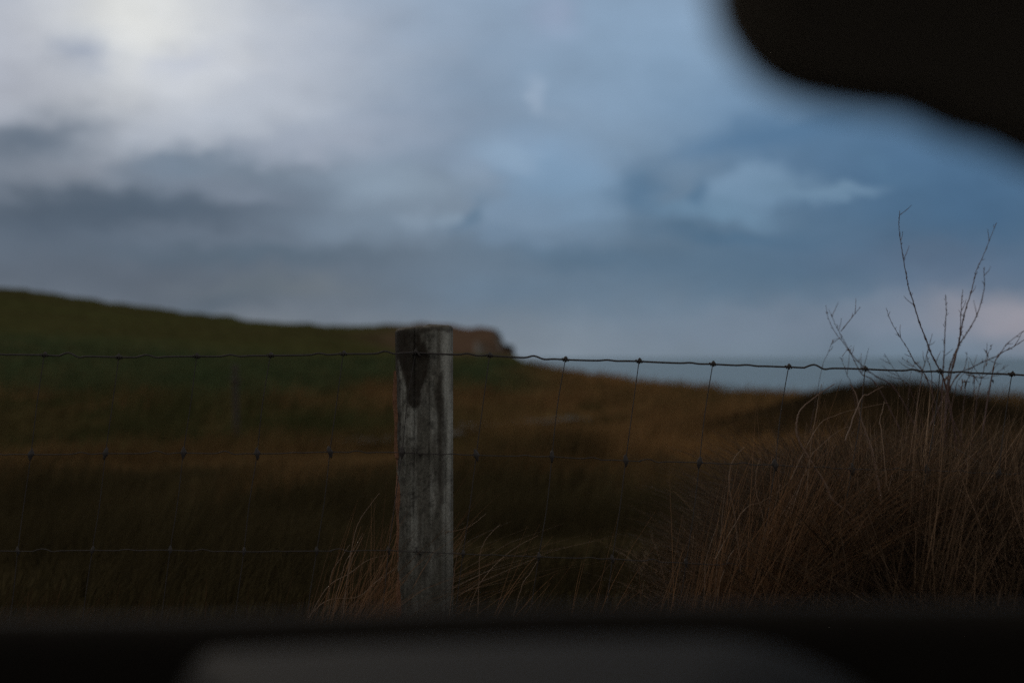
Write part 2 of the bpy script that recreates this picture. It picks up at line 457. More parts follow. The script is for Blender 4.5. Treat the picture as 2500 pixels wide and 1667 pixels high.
def build_sea():
    r = np.geomspace(8, 45000, 90); th = np.linspace(-.2, math.pi+.2, 120)
    R, T = np.meshgrid(r, th, indexing='ij')
    V = np.stack([R*np.cos(T), R*np.sin(T), np.full(R.shape, -40.)], -1).reshape(-1, 3)
    nt_ = 120; i = np.arange(89*119); a = (i//119)*nt_+i % 119
    me = raw(V, np.stack([a, a+1, a+1+nt_, a+nt_], 1).tolist())
    m, nt, b = new_mat('sea_water'); N = nt.nodes; L = nt.links
    b.inputs['Base Color'].default_value = (.19, .27, .31, 1); b.inputs['Roughness'].default_value = .35
    b.inputs['IOR'].default_value = 1.33
    tc = N.new('ShaderNodeTexCoord'); n = N.new('ShaderNodeTexNoise'); n.inputs['Scale'].default_value = .05; n.inputs['Detail'].default_value = 8
    mp = N.new('ShaderNodeMapping'); mp.inputs['Scale'].default_value = (.5, 1.6, 1); L.new(tc.outputs['Object'], mp.inputs[0]); L.new(mp.outputs[0], n.inputs['Vector'])
    bp = N.new('ShaderNodeBump'); bp.inputs['Strength'].default_value = .12; bp.inputs['Distance'].default_value = 3
    L.new(n.outputs[0], bp.inputs['Height']); L.new(bp.outputs[0], b.inputs['Normal'])
    tag(link('sea', me, m), kind='structure')
build_sea()

# pale wet track winding in the hollow
def build_track():
    pts = [P(850, 1094, 1), P(880, 1088, 1), P(960, 1078, 1), P(1060, 1066, 1), P(1160, 1052, 1), P(1240, 1043, 1), P(1330, 1034, 1), P(1420, 1030, 1)]
    flat = []
    for p in pts:
        d = Vector((p.x, 1, p.z-EYE)); s = 10.0
        for _ in range(400):                       # walk down the sight line to the ground
            q = d*s
            if EYE+q.z < float(height(q.x, q.y)): break
            s += .1
        flat.append(Vector((q.x, q.y, 0)))
    path = catmull(flat, 10)
    V, Fc = [], []
    for i, p in enumerate(path):
        t = (path[min(i+1, len(path)-1)]-path[max(i-1, 0)]).normalized(); nrm = Vector((-t.y, t.x, 0))
        w = .28+.22*math.sin(i*.7)*math.sin(i*.23+1)
        for k in range(5):
            q = p+nrm*w*(k/2-1); V.append((q.x, q.y, float(height(q.x, q.y))+.07))
    for i in range(len(path)-1):
        for k in range(4): a = i*5+k; Fc.append((a, a+1, a+6, a+5))
    tag(link('track', raw(V, Fc), plain('pale_track', (.065, .056, .040), .95, 0, 3, .5, .3)), kind='structure')
build_track()

# ------------------------------------------------------------------ grass
def blades(base, h, w, ang, lean, curl, cols, segs=3, face=None, tipw=.15):
    """base (N,3); h,w,(N); ang = direction of lean; lean = horizontal reach / height; curl exponent"""
    n = len(base); k = segs+1
    t = np.linspace(0, 1, k)[None, :]
    dx = np.cos(ang)[:, None]; dy = np.sin(ang)[:, None]
    reach = (h*lean)[:, None]*t**curl[:, None]
    X = base[:, 0:1]+dx*reach; Y = base[:, 1:2]+dy*reach
    Z = base[:, 2:3]+h[:, None]*(t-.25*np.clip(lean-.4, 0, 2)[:, None]*t**3)
    fa = rng.uniform(-.7, .7, n) if face is None else face
    wx = np.cos(fa)[:, None]*w[:, None]*.5*(1-(1-tipw)*t**1.5); wy = np.sin(fa)[:, None]*w[:, None]*.5*(1-(1-tipw)*t**1.5)
    A = np.stack([X-wx, Y-wy, Z], -1); B = np.stack([X+wx, Y+wy, Z], -1)
    V = np.stack([A, B], 2).reshape(-1, 3)
    b0 = (np.arange(n)*k*2)[:, None]+(np.arange(segs)*2)[None, :]
    q = np.stack([b0, b0+1, b0+3, b0+2], -1).reshape(-1, 4)
    return V, q, np.repeat(cols, k*2, axis=0)
def grass_obj(name, parts, mat, **kw):
    off = 0; Vs, Qs, Cs = [], [], []
    for V, q, c in parts: Vs.append(V); Qs.append(q+off); Cs.append(c); off += len(V)
    V = np.concatenate(Vs); q = np.concatenate(Qs); c = np.concatenate(Cs)
    me = bpy.data.meshes.new(name)
    me.vertices.add(len(V)); me.vertices.foreach_set('co', V.ravel())
    me.loops.add(q.size); me.loops.foreach_set('vertex_index', q.ravel())
    me.polygons.add(len(q)); me.polygons.foreach_set('loop_start', np.arange(0, q.size, 4))
    me.update(calc_edges=True); set_col(me, c)
    return tag(link(name, me, mat, smooth=True), **kw)
M_GRASS = attr_mat('grass_blades', .3, .9, spec=.03)
M_STRAW = attr_mat('dry_straw', .35, .6, 0, .3, 0, .25)

def field_grass():
    parts = []
    # rough field beyond the fence; taller tussocks where the noise is high
    for (r0, r1, n, hh, ww) in ((3.3, 9, 26000, .13, .006), (9, 22, 42000, .20, .012), (22, 60, 42000, .30, .03), (60, 115, 16000, .35, .07)):
        u = rng.uniform(-.62, .62, n); r = np.sqrt(rng.uniform(r0**2, r1**2, n))
        x = u*r; y = r
        ok = x < edge_x(y)-.1
        x = x[ok]; y = y[ok]; m = len(x)
        tus = fbm(x*.9+2, y*.9, 3)
        h = hh*(.35+1.3*sst(.35, .75, tus))*rng.uniform(.6, 1.3, m)
        z = height(x, y)-.01
        c = colour(x, y)*(rng.uniform(.75, 1.5, m)*(.75+.5*tus))[:, None]
        c = c*1.15
        parts.append(blades(np.stack([x, y, z], 1), h, ww*rng.uniform(.6, 1.4, m), rng.normal(.1, .8, m), rng.uniform(.1, .9, m), rng.uniform(1.4, 2.4, m), c, 2))
    grass_obj('field_grass', parts, M_GRASS, label='rough green and rust brown grass covering the field beyond the fence', cat='grass', kind='stuff')
    # dark growth on the hummock
    n = 9000
    x = rng.normal(5.6, 1.3, n); y = rng.normal(20.6, 1.4, n)
    z = height(x, y)
    parts = [blades(np.stack([x, y, z-.02], 1), rng.uniform(.06, .2, n), rng.uniform(.01, .03, n), rng.uniform(-3, 3, n), rng.uniform(.1, .8, n), rng.uniform(1.2, 2, n), np.array([.05, .036, .02])*rng.uniform(.5, 1.6, n)[:, None], 2)]
    grass_obj('low_scrub', parts, M_GRASS, label='low dark scrub on the hummock at the cliff edge', cat='scrub', kind='stuff')
field_grass()

def verge_grass():
    n = 16000
    x = rng.uniform(-1.9, 1.9, n); y = rng.uniform(1.5, 3.4, n)
    z = height(x, y)-.01
    h = rng.uniform(.05, .17, n)*(.6+.8*fbm(x*3, y*3, 3))
    c = mixc(np.broadcast_to(DARK*1.0, (n, 3)), STRAW*.6, np.clip(rng.normal(.15, .3, n), 0, 1))*rng.uniform(.6, 1.3, n)[:, None]
    grass_obj('verge_grass', [blades(np.stack([x, y, z], 1), h, rng.uniform(.003, .006, n), rng.normal(0, .8, n), rng.uniform(.1, 1, n), rng.uniform(1.3, 2.2, n), c, 3)], M_GRASS,
              label='short dark grass on the verge along the fence foot', cat='grass', kind='stuff')
verge_grass()

FY = 2.9    # fence line
def bank_grass():
    parts = []
    def bank_xy(n):
        x = .32+rng.gamma(2.6, .21, n); x = np.where(x > 1.9, rng.uniform(.5, 1.9, n), x)
        return x, np.clip(rng.normal(3.18, .36, n), 2.45, 4.3)
    # matted dark thatch
    n = 20000
    x, y = bank_xy(n); z = height(x, y)-.02
    h = (.14+.14*sst(.35, .85, x))*rng.uniform(.4, 1.3, n)
    c = np.array([.085, .055, .034])*rng.uniform(.4, 1.5, n)[:, None]
    parts.append(blades(np.stack([x, y, z], 1), h, rng.uniform(.0015, .005, n), rng.uniform(-3.1, 3.1, n), rng.uniform(.2, 1.6, n), rng.uniform(.9, 1.8, n), c, 3))
    # clumps of straw: each clump has its own lean, length and colour, and is partly broken over
    for k in range(330):
        cx, cy = bank_xy(1); cx = cx[0]; cy = cy[0]
        m = int(rng.integers(14, 60)); sp = rng.uniform(.012, .05)
        x = cx+rng.normal(0, sp, m); y = cy+rng.normal(0, sp, m); z = height(x, y)-.01
        L = (.17+.17*float(sst(.35, .9, cx)))*rng.uniform(.55, 1.25)
        a0 = rng.normal(.15, .8) if rng.random() < .66 else rng.uniform(-3.1, 3.1)
        l0 = abs(rng.normal(.95, .5))
        tone = rng.choice([0, 1, 2, 3], p=[.34, .3, .22, .14])
        base = np.array([[.18, .112, .068], [.28, .178, .112], [.38, .26, .175], [.14, .108, .062]])[tone]
        c = base*rng.uniform(.55, 1.35, m)[:, None]
        h = L*rng.uniform(.35, 1.15, m)/np.sqrt(1+.5*l0*l0)
        parts.append(blades(np.stack([x, y, z], 1), h, rng.uniform(.0009, .0032, m), rng.normal(a0, .28, m), np.clip(rng.normal(l0, .3, m), .05, 2.2), rng.uniform(.95, 1.5, m), c, 3))
    # loose broken straws lying across the heap at every angle
    n = 5200
    x, y = bank_xy(n); z = height(x, y)+(.10+.16*sst(.35, .85, x))*rng.uniform(.2, 1.0, n)
    parts.append(blades(np.stack([x, y, z], 1), rng.uniform(-.03, .07, n), rng.uniform(.0009, .0024, n), rng.uniform(-3.1, 3.1, n), rng.uniform(1.2, 4, n), rng.uniform(.9, 1.2, n),
                 np.array([.19, .12, .075])*rng.uniform(.35, 1.4, n)[:, None], 2))
    # a few stiff stalks standing clear
    n = 420
    x = rng.uniform(.45, 1.6, n); y = rng.normal(3.15, .3, n); z = height(x, y)
    parts.append(blades(np.stack([x, y, z], 1), rng.uniform(.22, .43, n)*(.7+.3*sst(.4, .8, x)), rng.uniform(.0010, .0020, n), rng.normal(.2, 1.0, n), rng.uniform(.1, .7, n), rng.uniform(1.0, 1.6, n),
                 np.array([.20, .125, .075])*rng.uniform(.5, 1.3, n)[:, None], 5))
    grass_obj('bank_grass', parts, M_STRAW, label='tangled dead brown grass heaped on the bank right of the post', cat='grass', kind='stuff')
bank_grass()

def tuft(cx, cy, n, spread, hh, label, lean=.7, ang=.15):
    x = cx+rng.normal(0, spread, n); y = cy+rng.normal(0, .05, n)
    z = height(x, y)-.02
    h = hh*rng.uniform(.35, 1.15, n)*(1-.35*np.abs(x-cx)/max(spread, .01)/2).clip(.3, 1)
    c = np.array([.21, .115, .06])*rng.uniform(.45, 1.35, n)[:, None]
    V = blades(np.stack([x, y, z], 1), h, rng.uniform(.0014, .0034, n), rng.normal(ang, .5, n), lean*rng.uniform(.2, 1.8, n), rng.uniform(1.0, 2.2, n), c, 5)
    o = grass_obj('dry_grass_tuft', [V], M_STRAW, label=label, cat='grass tuft')
    return o
def px_x(px, Y): return (px-CX)/F*Y
tuft(px_x(800, 2.85), 2.86, 330, .055, .41, 'thick tuft of brown dry grass leaning against the fence post', .9)
tuft(px_x(930, 2.92), 3.0, 160, .04, .46, 'brown dry grass growing close behind the fence post', .35, .6)
tuft(px_x(1165, 2.9), 2.9, 34, .04, .36, 'thin tuft of dry grass on the sea side of the fence post', .95)
tuft(px_x(1420, 3.0), 3.0, 26, .05, .36, 'few sparse dry blades midway between fence post and grass bank', .6)
tuft(px_x(1740, 2.85), 2.85, 620, .075, .45, 'tuft of bright straw at the foot of the grass bank', .75, .2)
tuft(px_x(1850, 2.80), 2.80, 520, .07, .50, 'straw tuft spilling from the grass bank towards the road', .7, .2)

# individually readable pale stalks
def zoomc(x0, y0, s, pts): return [(x0+s*u, y0+s*v) for u, v in pts]
M_STALK = plain('pale_stalk', (.22, .14, .092), .6, 0, 30, .35)
M_TWIG = plain('bramble_bark', (.125, .075, .070), .6, 0, 60, .35)
M_TWIG2 = plain('dry_bramble_bark', (.21, .135, .10), .6, 0, 60, .35)
def stem(name, pxs, Y, r0, r1, mat, parent=None, nodes=False, dY=0.0, down=0.0):
    pts = [P(x, y, Y+dY*i/max(1, len(pxs)-1)) for i, (x, y) in enumerate(pxs)]
    if down:
        d0 = (pts[0]-pts[1]).normalized(); pts = [pts[0]+(d0*.5+Vector((0, 0, -.5))).normalized()*down]+pts
    path = catmull(pts, 9)
    n = len(path); rr = []
    for i in range(n):
        r = r0+(r1-r0)*i/(n-1)
        if nodes and i % 7 == 3: r *= 1.7
        rr.append(r)
    jit = [Vector((random.gauss(0, .0004), random.gauss(0, .0004), 0)) for _ in path]
    return link(name, tube([p+j for p, j in zip(path, jit)], rr, 6), mat, parent)
Z5 = lambda pts: zoomc(1650, 880, .3827, pts)
Z6 = lambda pts: zoomc(650, 1080, .3189, pts)
stalks = [
    (Z5([(375, 985), (345, 850), (340, 750), (355, 660), (390, 600), (440, 550)]), .0021, .0007),
    (Z5([(555, 1000), (515, 850), (510, 720), (540, 620)]), .0014, .0006),
    (Z5([(185, 1380), (190, 1280), (230, 1150), (275, 1020)]), .0014, .0006),
    (Z5([(262, 1330), (290, 1100), (300, 950), (320, 800)]), .0013, .0006),
    (Z5([(330, 1280), (400, 1190), (520, 1140)]), .0016, .0007),
    (Z5([(430, 960), (540, 905), (630, 850), (740, 760)]), .0014, .0006),
    (Z5([(640, 1200), (700, 1000), (770, 850), (840, 690)]), .0017, .0008),
    (Z5([(560, 1180), (660, 1010), (740, 880), (835, 700)]), .0015, .0007),
    (Z5([(530, 1290), (560, 1130), (620, 980), (665, 790)]), .0016, .0007),
    (Z5([(700, 1150), (820, 1000), (960, 890), (1080, 800)]), .0014, .0006),
    (Z5([(850, 640), (930, 540), (1030, 455), (1100, 420)]), .0013, .0006),
    (Z5([(900, 430), (1020, 350), (1150, 310), (1350, 270)]), .0013, .0006),
    (Z5([(860, 560), (890, 370), (905, 270), (930, 150)]), .0016, .0007),
    (Z5([(1310, 440), (1300, 400), (1320, 310), (1330, 260)]), .0014, .0007),
    (Z6([(640, 880), (655, 820), (690, 660), (750, 540), (865, 390)]), .0017, .0006),
    (Z6([(600, 940), (660, 840), (740, 690)]), .0011, .0005),
    (Z6([(640, 960), (690, 830), (750, 700)]), .0010, .0005),
    (Z6([(1630, 1000), (1640, 850), (1690, 730), (1790, 625)]), .0012, .0005),
    (Z6([(1600, 1150), (1740, 950), (1900, 810), (2080, 710)]), .0012, .0005),
    (Z6([(1350, 720), (1430, 680), (1560, 640), (1680, 545)]), .0011, .0005),
    (Z6([(1450, 920), (1480, 800), (1530, 700)]), .0009, .0004),
    (Z6([(1950, 1120), (2020, 1000), (2075, 910)]), .0010, .0005),
    (Z6([(480, 1180), (500, 1000), (560, 900), (640, 780)]), .0012, .0005),
    (Z6([(430, 1230), (700, 1180), (860, 1050), (1030, 940)]), .0015, .0007),
    (Z6([(450, 1130), (640, 1000), (780, 900), (960, 850)]), .0014, .0006),
]
own_label = {
    0: 'thick pale stalk bowed over like a hook at the edge of the grass bank',
    11: 'pale straw lying almost level across the top of the grass bank',
    12: 'short upright pale straw standing highest on the edge of the grass bank',
    14: 'longest pale stalk arching out of the thick tuft beside the post',
    18: 'long thin stalk leaning far over beside the thin tuft on the sea side',
    23: 'pale straw lying low across the thick tuft against the post',
}
for i, (pxs, r0, r1) in enumerate(stalks):
    near = i >= 14
    o = stem('dry_stalk', pxs, 2.86 if near else 2.84, r0*.8, r1*.8, M_STALK, down=.12, dY=.04)
    if i in own_label: tag(o, own_label[i], 'grass stalk', 'pale stalks near the fence post' if near else 'pale stalks on the grass bank')
    elif near: tag(o, 'single pale dry grass stalk arching up near the fence post', 'grass stalk', 'pale stalks near the fence post')
    else: tag(o, 'single pale dry grass stalk standing out from the grass bank', 'grass stalk', 'pale stalks on the grass bank')

# ------------------------------------------------------------------ bramble shrub
def shrub():
    bx, by = px_x(2330, 3.0), 3.0
    root = empty('bramble_bush', (bx, by, float(height(bx, by))), 'leafless bramble bush with long bare shoots rising above the top wire', 'bush')
    Z4 = lambda pts: zoomc(1900, 480, .3188, pts)
    S = [
        ([(1290, 1480), (1230, 1320), (1180, 1220), (1140, 1120), (1080, 960), (1030, 800), (1000, 700), (980, 600), (950, 430), (925, 230), (932, 110)], .0027, .0008),
        ([(1300, 1500), (1340, 1280), (1385, 1120), (1410, 970), (1440, 850), (1485, 700), (1520, 560), (1585, 420), (1670, 200)], .0030, .0007),
        ([(1290, 1500), (1310, 1330), (1330, 1260), (1375, 1150), (1420, 1080), (1490, 970), (1545, 840), (1578, 690), (1575, 540)], .0032, .0009),
        ([(1340, 1300), (1385, 1100), (1395, 1000), (1400, 860), (1412, 710)], .0022, .0007),
        ([(1255, 1500), (1265, 1290), (1270, 1200), (1278, 1000), (1287, 870), (1280, 750)], .0026, .0008),
        ([(1150, 1420), (1040, 1260), (1000, 1180), (930, 1070), (870, 970), (825, 850)], .0019, .0005),
        ([(760, 1450), (640, 1360), (600, 1290), (560, 1210), (500, 1120), (430, 1030), (380, 920), (365, 830)], .0017, .0005),
        ([(900, 1480), (740, 1370), (640, 1290), (560, 1200), (480, 1060), (440, 985), (385, 860)], .0022, .0005),
        ([(480, 1030), (560, 930), (630, 845)], .0014, .0006),
        ([(1350, 1400), (1480, 1310), (1600, 1250), (1690, 1210), (1760, 1120), (1900, 1015), (2010, 940)], .0022, .0007),
        ([(1640, 1350), (1690, 1215), (1800, 1150), (1900, 1085), (2010, 1010)], .0020, .0007),
        ([(1100, 1360), (1120, 1290), (1150, 1160), (1180, 1050)], .0016, .0006),
        ([(1010, 1470), (960, 1420), (880, 1310), (810, 1200)], .0014, .0005),
        ([(1590, 1300), (1605, 1230), (1610, 1190), (1640, 1130)], .0013, .0005),
        ([(1420, 1330), (1440, 1260), (1445, 1190)], .0012, .0005),
        ([(1180, 1500), (1170, 1330), (1140, 1230), (1150, 1150)], .0013, .0006),
        ([(1520, 1560), (1550, 1420), (1590, 1250), (1600, 1120)], .0016, .0006),
        ([(1600, 1540), (1640, 1380), (1700, 1330), (1760, 1290)], .0013, .0005),
        ([(1240, 1490), (1130, 1390), (1040, 1300), (950, 1240)], .0013, .0005),
        ([(480, 1230), (500, 1290), (530, 1370), (570, 1480)][::-1], .0011, .0004),
        ([(490, 1225), (520, 1180), (560, 1140)], .0008, .0004),
        ([(330, 1330), (380, 1200), (410, 1120), (450, 1080)], .0008, .0004),
        ([(1000, 1500), (1020, 1330), (1060, 1270), (1110, 1330)], .0010, .0004),
        ([(1350, 1500), (1390, 1390), (1460, 1340), (1530, 1420)], .0012, .0005),
        ([(1430, 1500), (1450, 1400), (1490, 1360), (1540, 1440)], .0012, .0005),
    ]
    def twigs(shoot, pxs, Y):
        # short side twigs and buds along the upper part of a shoot
        for q in range(1, len(pxs)-1):
            for _ in range(2):
                t = random.random(); x0, y0 = pxs[q]; x1, y1 = pxs[q+1]
                px, py = x0+(x1-x0)*t, y0+(y1-y0)*t
                if py > 905: L = random.uniform(20, 60)
                else: L = random.uniform(4, 9) if random.random() < .75 else random.uniform(14, 34)
                an = math.atan2(y1-y0, x1-x0)+random.choice((-1, 1))*random.uniform(.4, .9)
                p0 = P(px, py, Y); p1 = P(px+L*.6*math.cos(an), py+L*.6*math.sin(an), Y+random.uniform(-.02, .02)); p2 = P(px+L*math.cos(an)+random.uniform(-3, 3), py+L*math.sin(an)-L*.12, Y+random.uniform(-.03, .03))
                link('side_twig', tube(catmull([p0, p1, p2], 4), [.0009-.0005*k/8 for k in range(9)], 5), M_TWIG, shoot)
    for i, (pts, a, b) in enumerate(S):
        Ys = 3.30+.35*((i*7) % 5)/5
        o = stem('shoot', Z4(pts), Ys, a*.72, b*.8, M_TWIG, root, nodes=True, dY=random.uniform(-.06, .08), down=.16 if i not in (8, 3, 13, 14, 20) else 0)
        twigs(o, Z4(pts), Ys)
    # older dry stems inside the grass
    for pts, a, b in (
        ([(1130, 1010), (1000, 890), (950, 780), (860, 640), (780, 500), (770, 400), (800, 310), (900, 225), (1010, 150)], .0032, .0008),
        ([(1262, 610), (1210, 460), (1170, 330), (1150, 220), (1110, 150)], .0024, .0009),
        ([(1180, 250), (1230, 215), (1320, 165)], .0014, .0007),
        ([(1900, 930), (1840, 850), (1760, 790)], .0018, .0009),
    ):
        o = stem('dry_stem', Z5(pts), 2.83, a, b, M_TWIG2, root, dY=.04, down=.1)
        o['label'] = 'pale dry stem curving through the dead grass'
    # small withered leaves hanging in the crown
    M_LEAF = plain('withered_leaf', (.16, .09, .065), .7, 0, 80, .4)
    prof = [(0, 0), (.006, .008), (.007, .018), (.003, .030), (0, .036)]
    V = [(0, 0, 0)]+[(w, .002*k, -z) for k, (w, z) in enumerate(prof[1:4])]+[(0, 0, -prof[4][1])]+[(-w, .002*k, -z) for k, (w, z) in enumerate(prof[1:4])][::-1]
    V.append((0, .004, -.018))
    leaf = raw(V, [(8, i, (i+1) % 8) for i in range(8)])
    for i in range(16):
        u = random.gauss(1440, 140); v = random.uniform(1325, 1470)
        p = P(1900+.3188*u, 480+.3188*v, 3.45+random.uniform(-.05, .06))
        o = link('leaf', leaf, M_LEAF, root); o.location += p
        s = random.uniform(.35, .9); o.scale = (s*.6, s, s*1.1)
        o.rotation_euler = (random.gauss(0, .6), random.gauss(0, .7), random.uniform(0, 6))
shrub()

# ------------------------------------------------------------------ fence
fence = empty('wire_fence', (px_x(1040, FY), FY, .5), 'stock wire fence with one weathered round timber post on the verge', 'fence')
M_WIRE = plain('galvanised_wire', (.072, .064, .064), .7, .0, 90, .35, 0, .2)
stays_top = [(-260, 866), (-75, 864), (108, 867), (290, 872), (480, 870), (660, 868), (838, 864), (1014, 861), (1195, 868), (1380, 878), (1560, 882), (1740, 889), (1925, 896), (2112, 901), (2295, 907), (2470, 914), (2650, 922), (2830, 930)]
sag2 = lambda x: 1104+((x-1000)*.036 if x > 1000 else -(1000-x)*-.004) + 2*math.sin(x*.013)
sag3 = lambda x: 1345+((x-1000)*.042 if x > 1000 else -(1000-x)*.002) + 2*math.sin(x*.011+1)
sag4 = lambda x: 1590+((x-1000)*.045 if x > 1000 else 0) + 2*math.sin(x*.012+2)
YW = FY-.062      # wires are stapled on the road face of the post
def wire_path(kind):
    pts = []
    for i, (x, y) in enumerate(stays_top):
        lean = -36 if kind else 0
        yy = y if kind == 0 else (sag2, sag3, sag4)[kind-1](x+lean*kind)
        xx = x+lean*kind*.9
        pts.append((xx, yy))
    out = []
    for i, (x, y) in enumerate(pts):
        out.append(P(x, y, YW))
        if i < len(pts)-1:
            x2, y2 = pts[i+1]; k = random.uniform(.30, .70); amp = random.choice((1.5, 3, 5, 7.5))*(1 if kind == 0 else .7)
            L = lambda t: (x+(x2-x)*t, y+(y2-y)*t)
            for t, d in ((.2, .6), (k-.13, .5), (k, -amp), (k+.13, amp*.35), (min(.95, k+.26), 0)):
                a, b = L(t); out.append(P(a, b+d, YW))
    return pts, out
wire_pts = []
for kind in range(4):
    pts, out = wire_path(kind); wire_pts.append(pts)
    o = link('line_wire', tube(catmull(out, 4), .0019 if kind == 0 else .00105, 6), M_WIRE, fence)
    if kind == 0: o['label'] = 'crimped top wire of the fence'
def lump(c, rx_, ry_, rz_, seed):
    """wrapped wire knot: a rough spindle with pinched ends"""
    rd = random.Random(seed); V, Fc = [], []; n = 8; prof = (.12, .45, .62, 1.0, .7, .5, .15)
    ax = rd.uniform(-.25, .25)
    for j, p in enumerate(prof):
        zz = (j/(len(prof)-1)*2-1)*rz_
        for k in range(n):
            a = 2*math.pi*k/n+.4*j; q = p*(1+rd.uniform(-.3, .3))
            V.append(c+Vector((math.cos(a)*rx_*q+ax*zz, math.sin(a)*ry_*q, zz)))
    for j in range(len(prof)-1):
        for k in range(n): Fc.append((j*n+k, j*n+(k+1) % n, (j+1)*n+(k+1) % n, (j+1)*n+k))
    Fc.append(tuple(range(n))[::-1]); Fc.append(tuple(range((len(prof)-1)*n, len(prof)*n)))
    return raw(V, Fc)
for i in range(len(stays_top)):
    path = []
    for kind in range(4):
        x, y = wire_pts[kind][i]; p = P(x, y, YW+.003); path.append(p)
        if kind < 3:
            x2, y2 = wire_pts[kind+1][i]; bow = random.uniform(-4, 4)
            path.append(P((x+x2)/2+bow, (y+y2)/2, YW+.003+random.uniform(-.004, .004)))
    st = link('stay_wire', tube(catmull(path, 5), .0009, 6), M_WIRE, fence)
    for kind in range(3):
        x, y = wire_pts[kind][i]
        if kind == 0: me = lump(P(x, y, YW)+Vector((.001, 0, .001)), .0058, .0045, .0062, i)
        else: me = lump(P(x, y, YW)+Vector((0, 0, 0)), .0068 if kind == 1 else .005, .0045, .0125 if kind == 1 else .009, i*7+kind)
        kn = link('knot', me, M_WIRE, st)
        # wrapped tail of the knot
    # coil of the stay wire round the line wire
    if i % 1 == 0:
        x, y = wire_pts[0][i]; c = P(x, y, YW)
        hel = [c+Vector((-.007+.014*k/18, math.cos(k*1.05)*.0033, math.sin(k*1.05)*.0033)) for k in range(19)]
        link('coil', tube(hel, .0012, 5), M_WIRE, st)

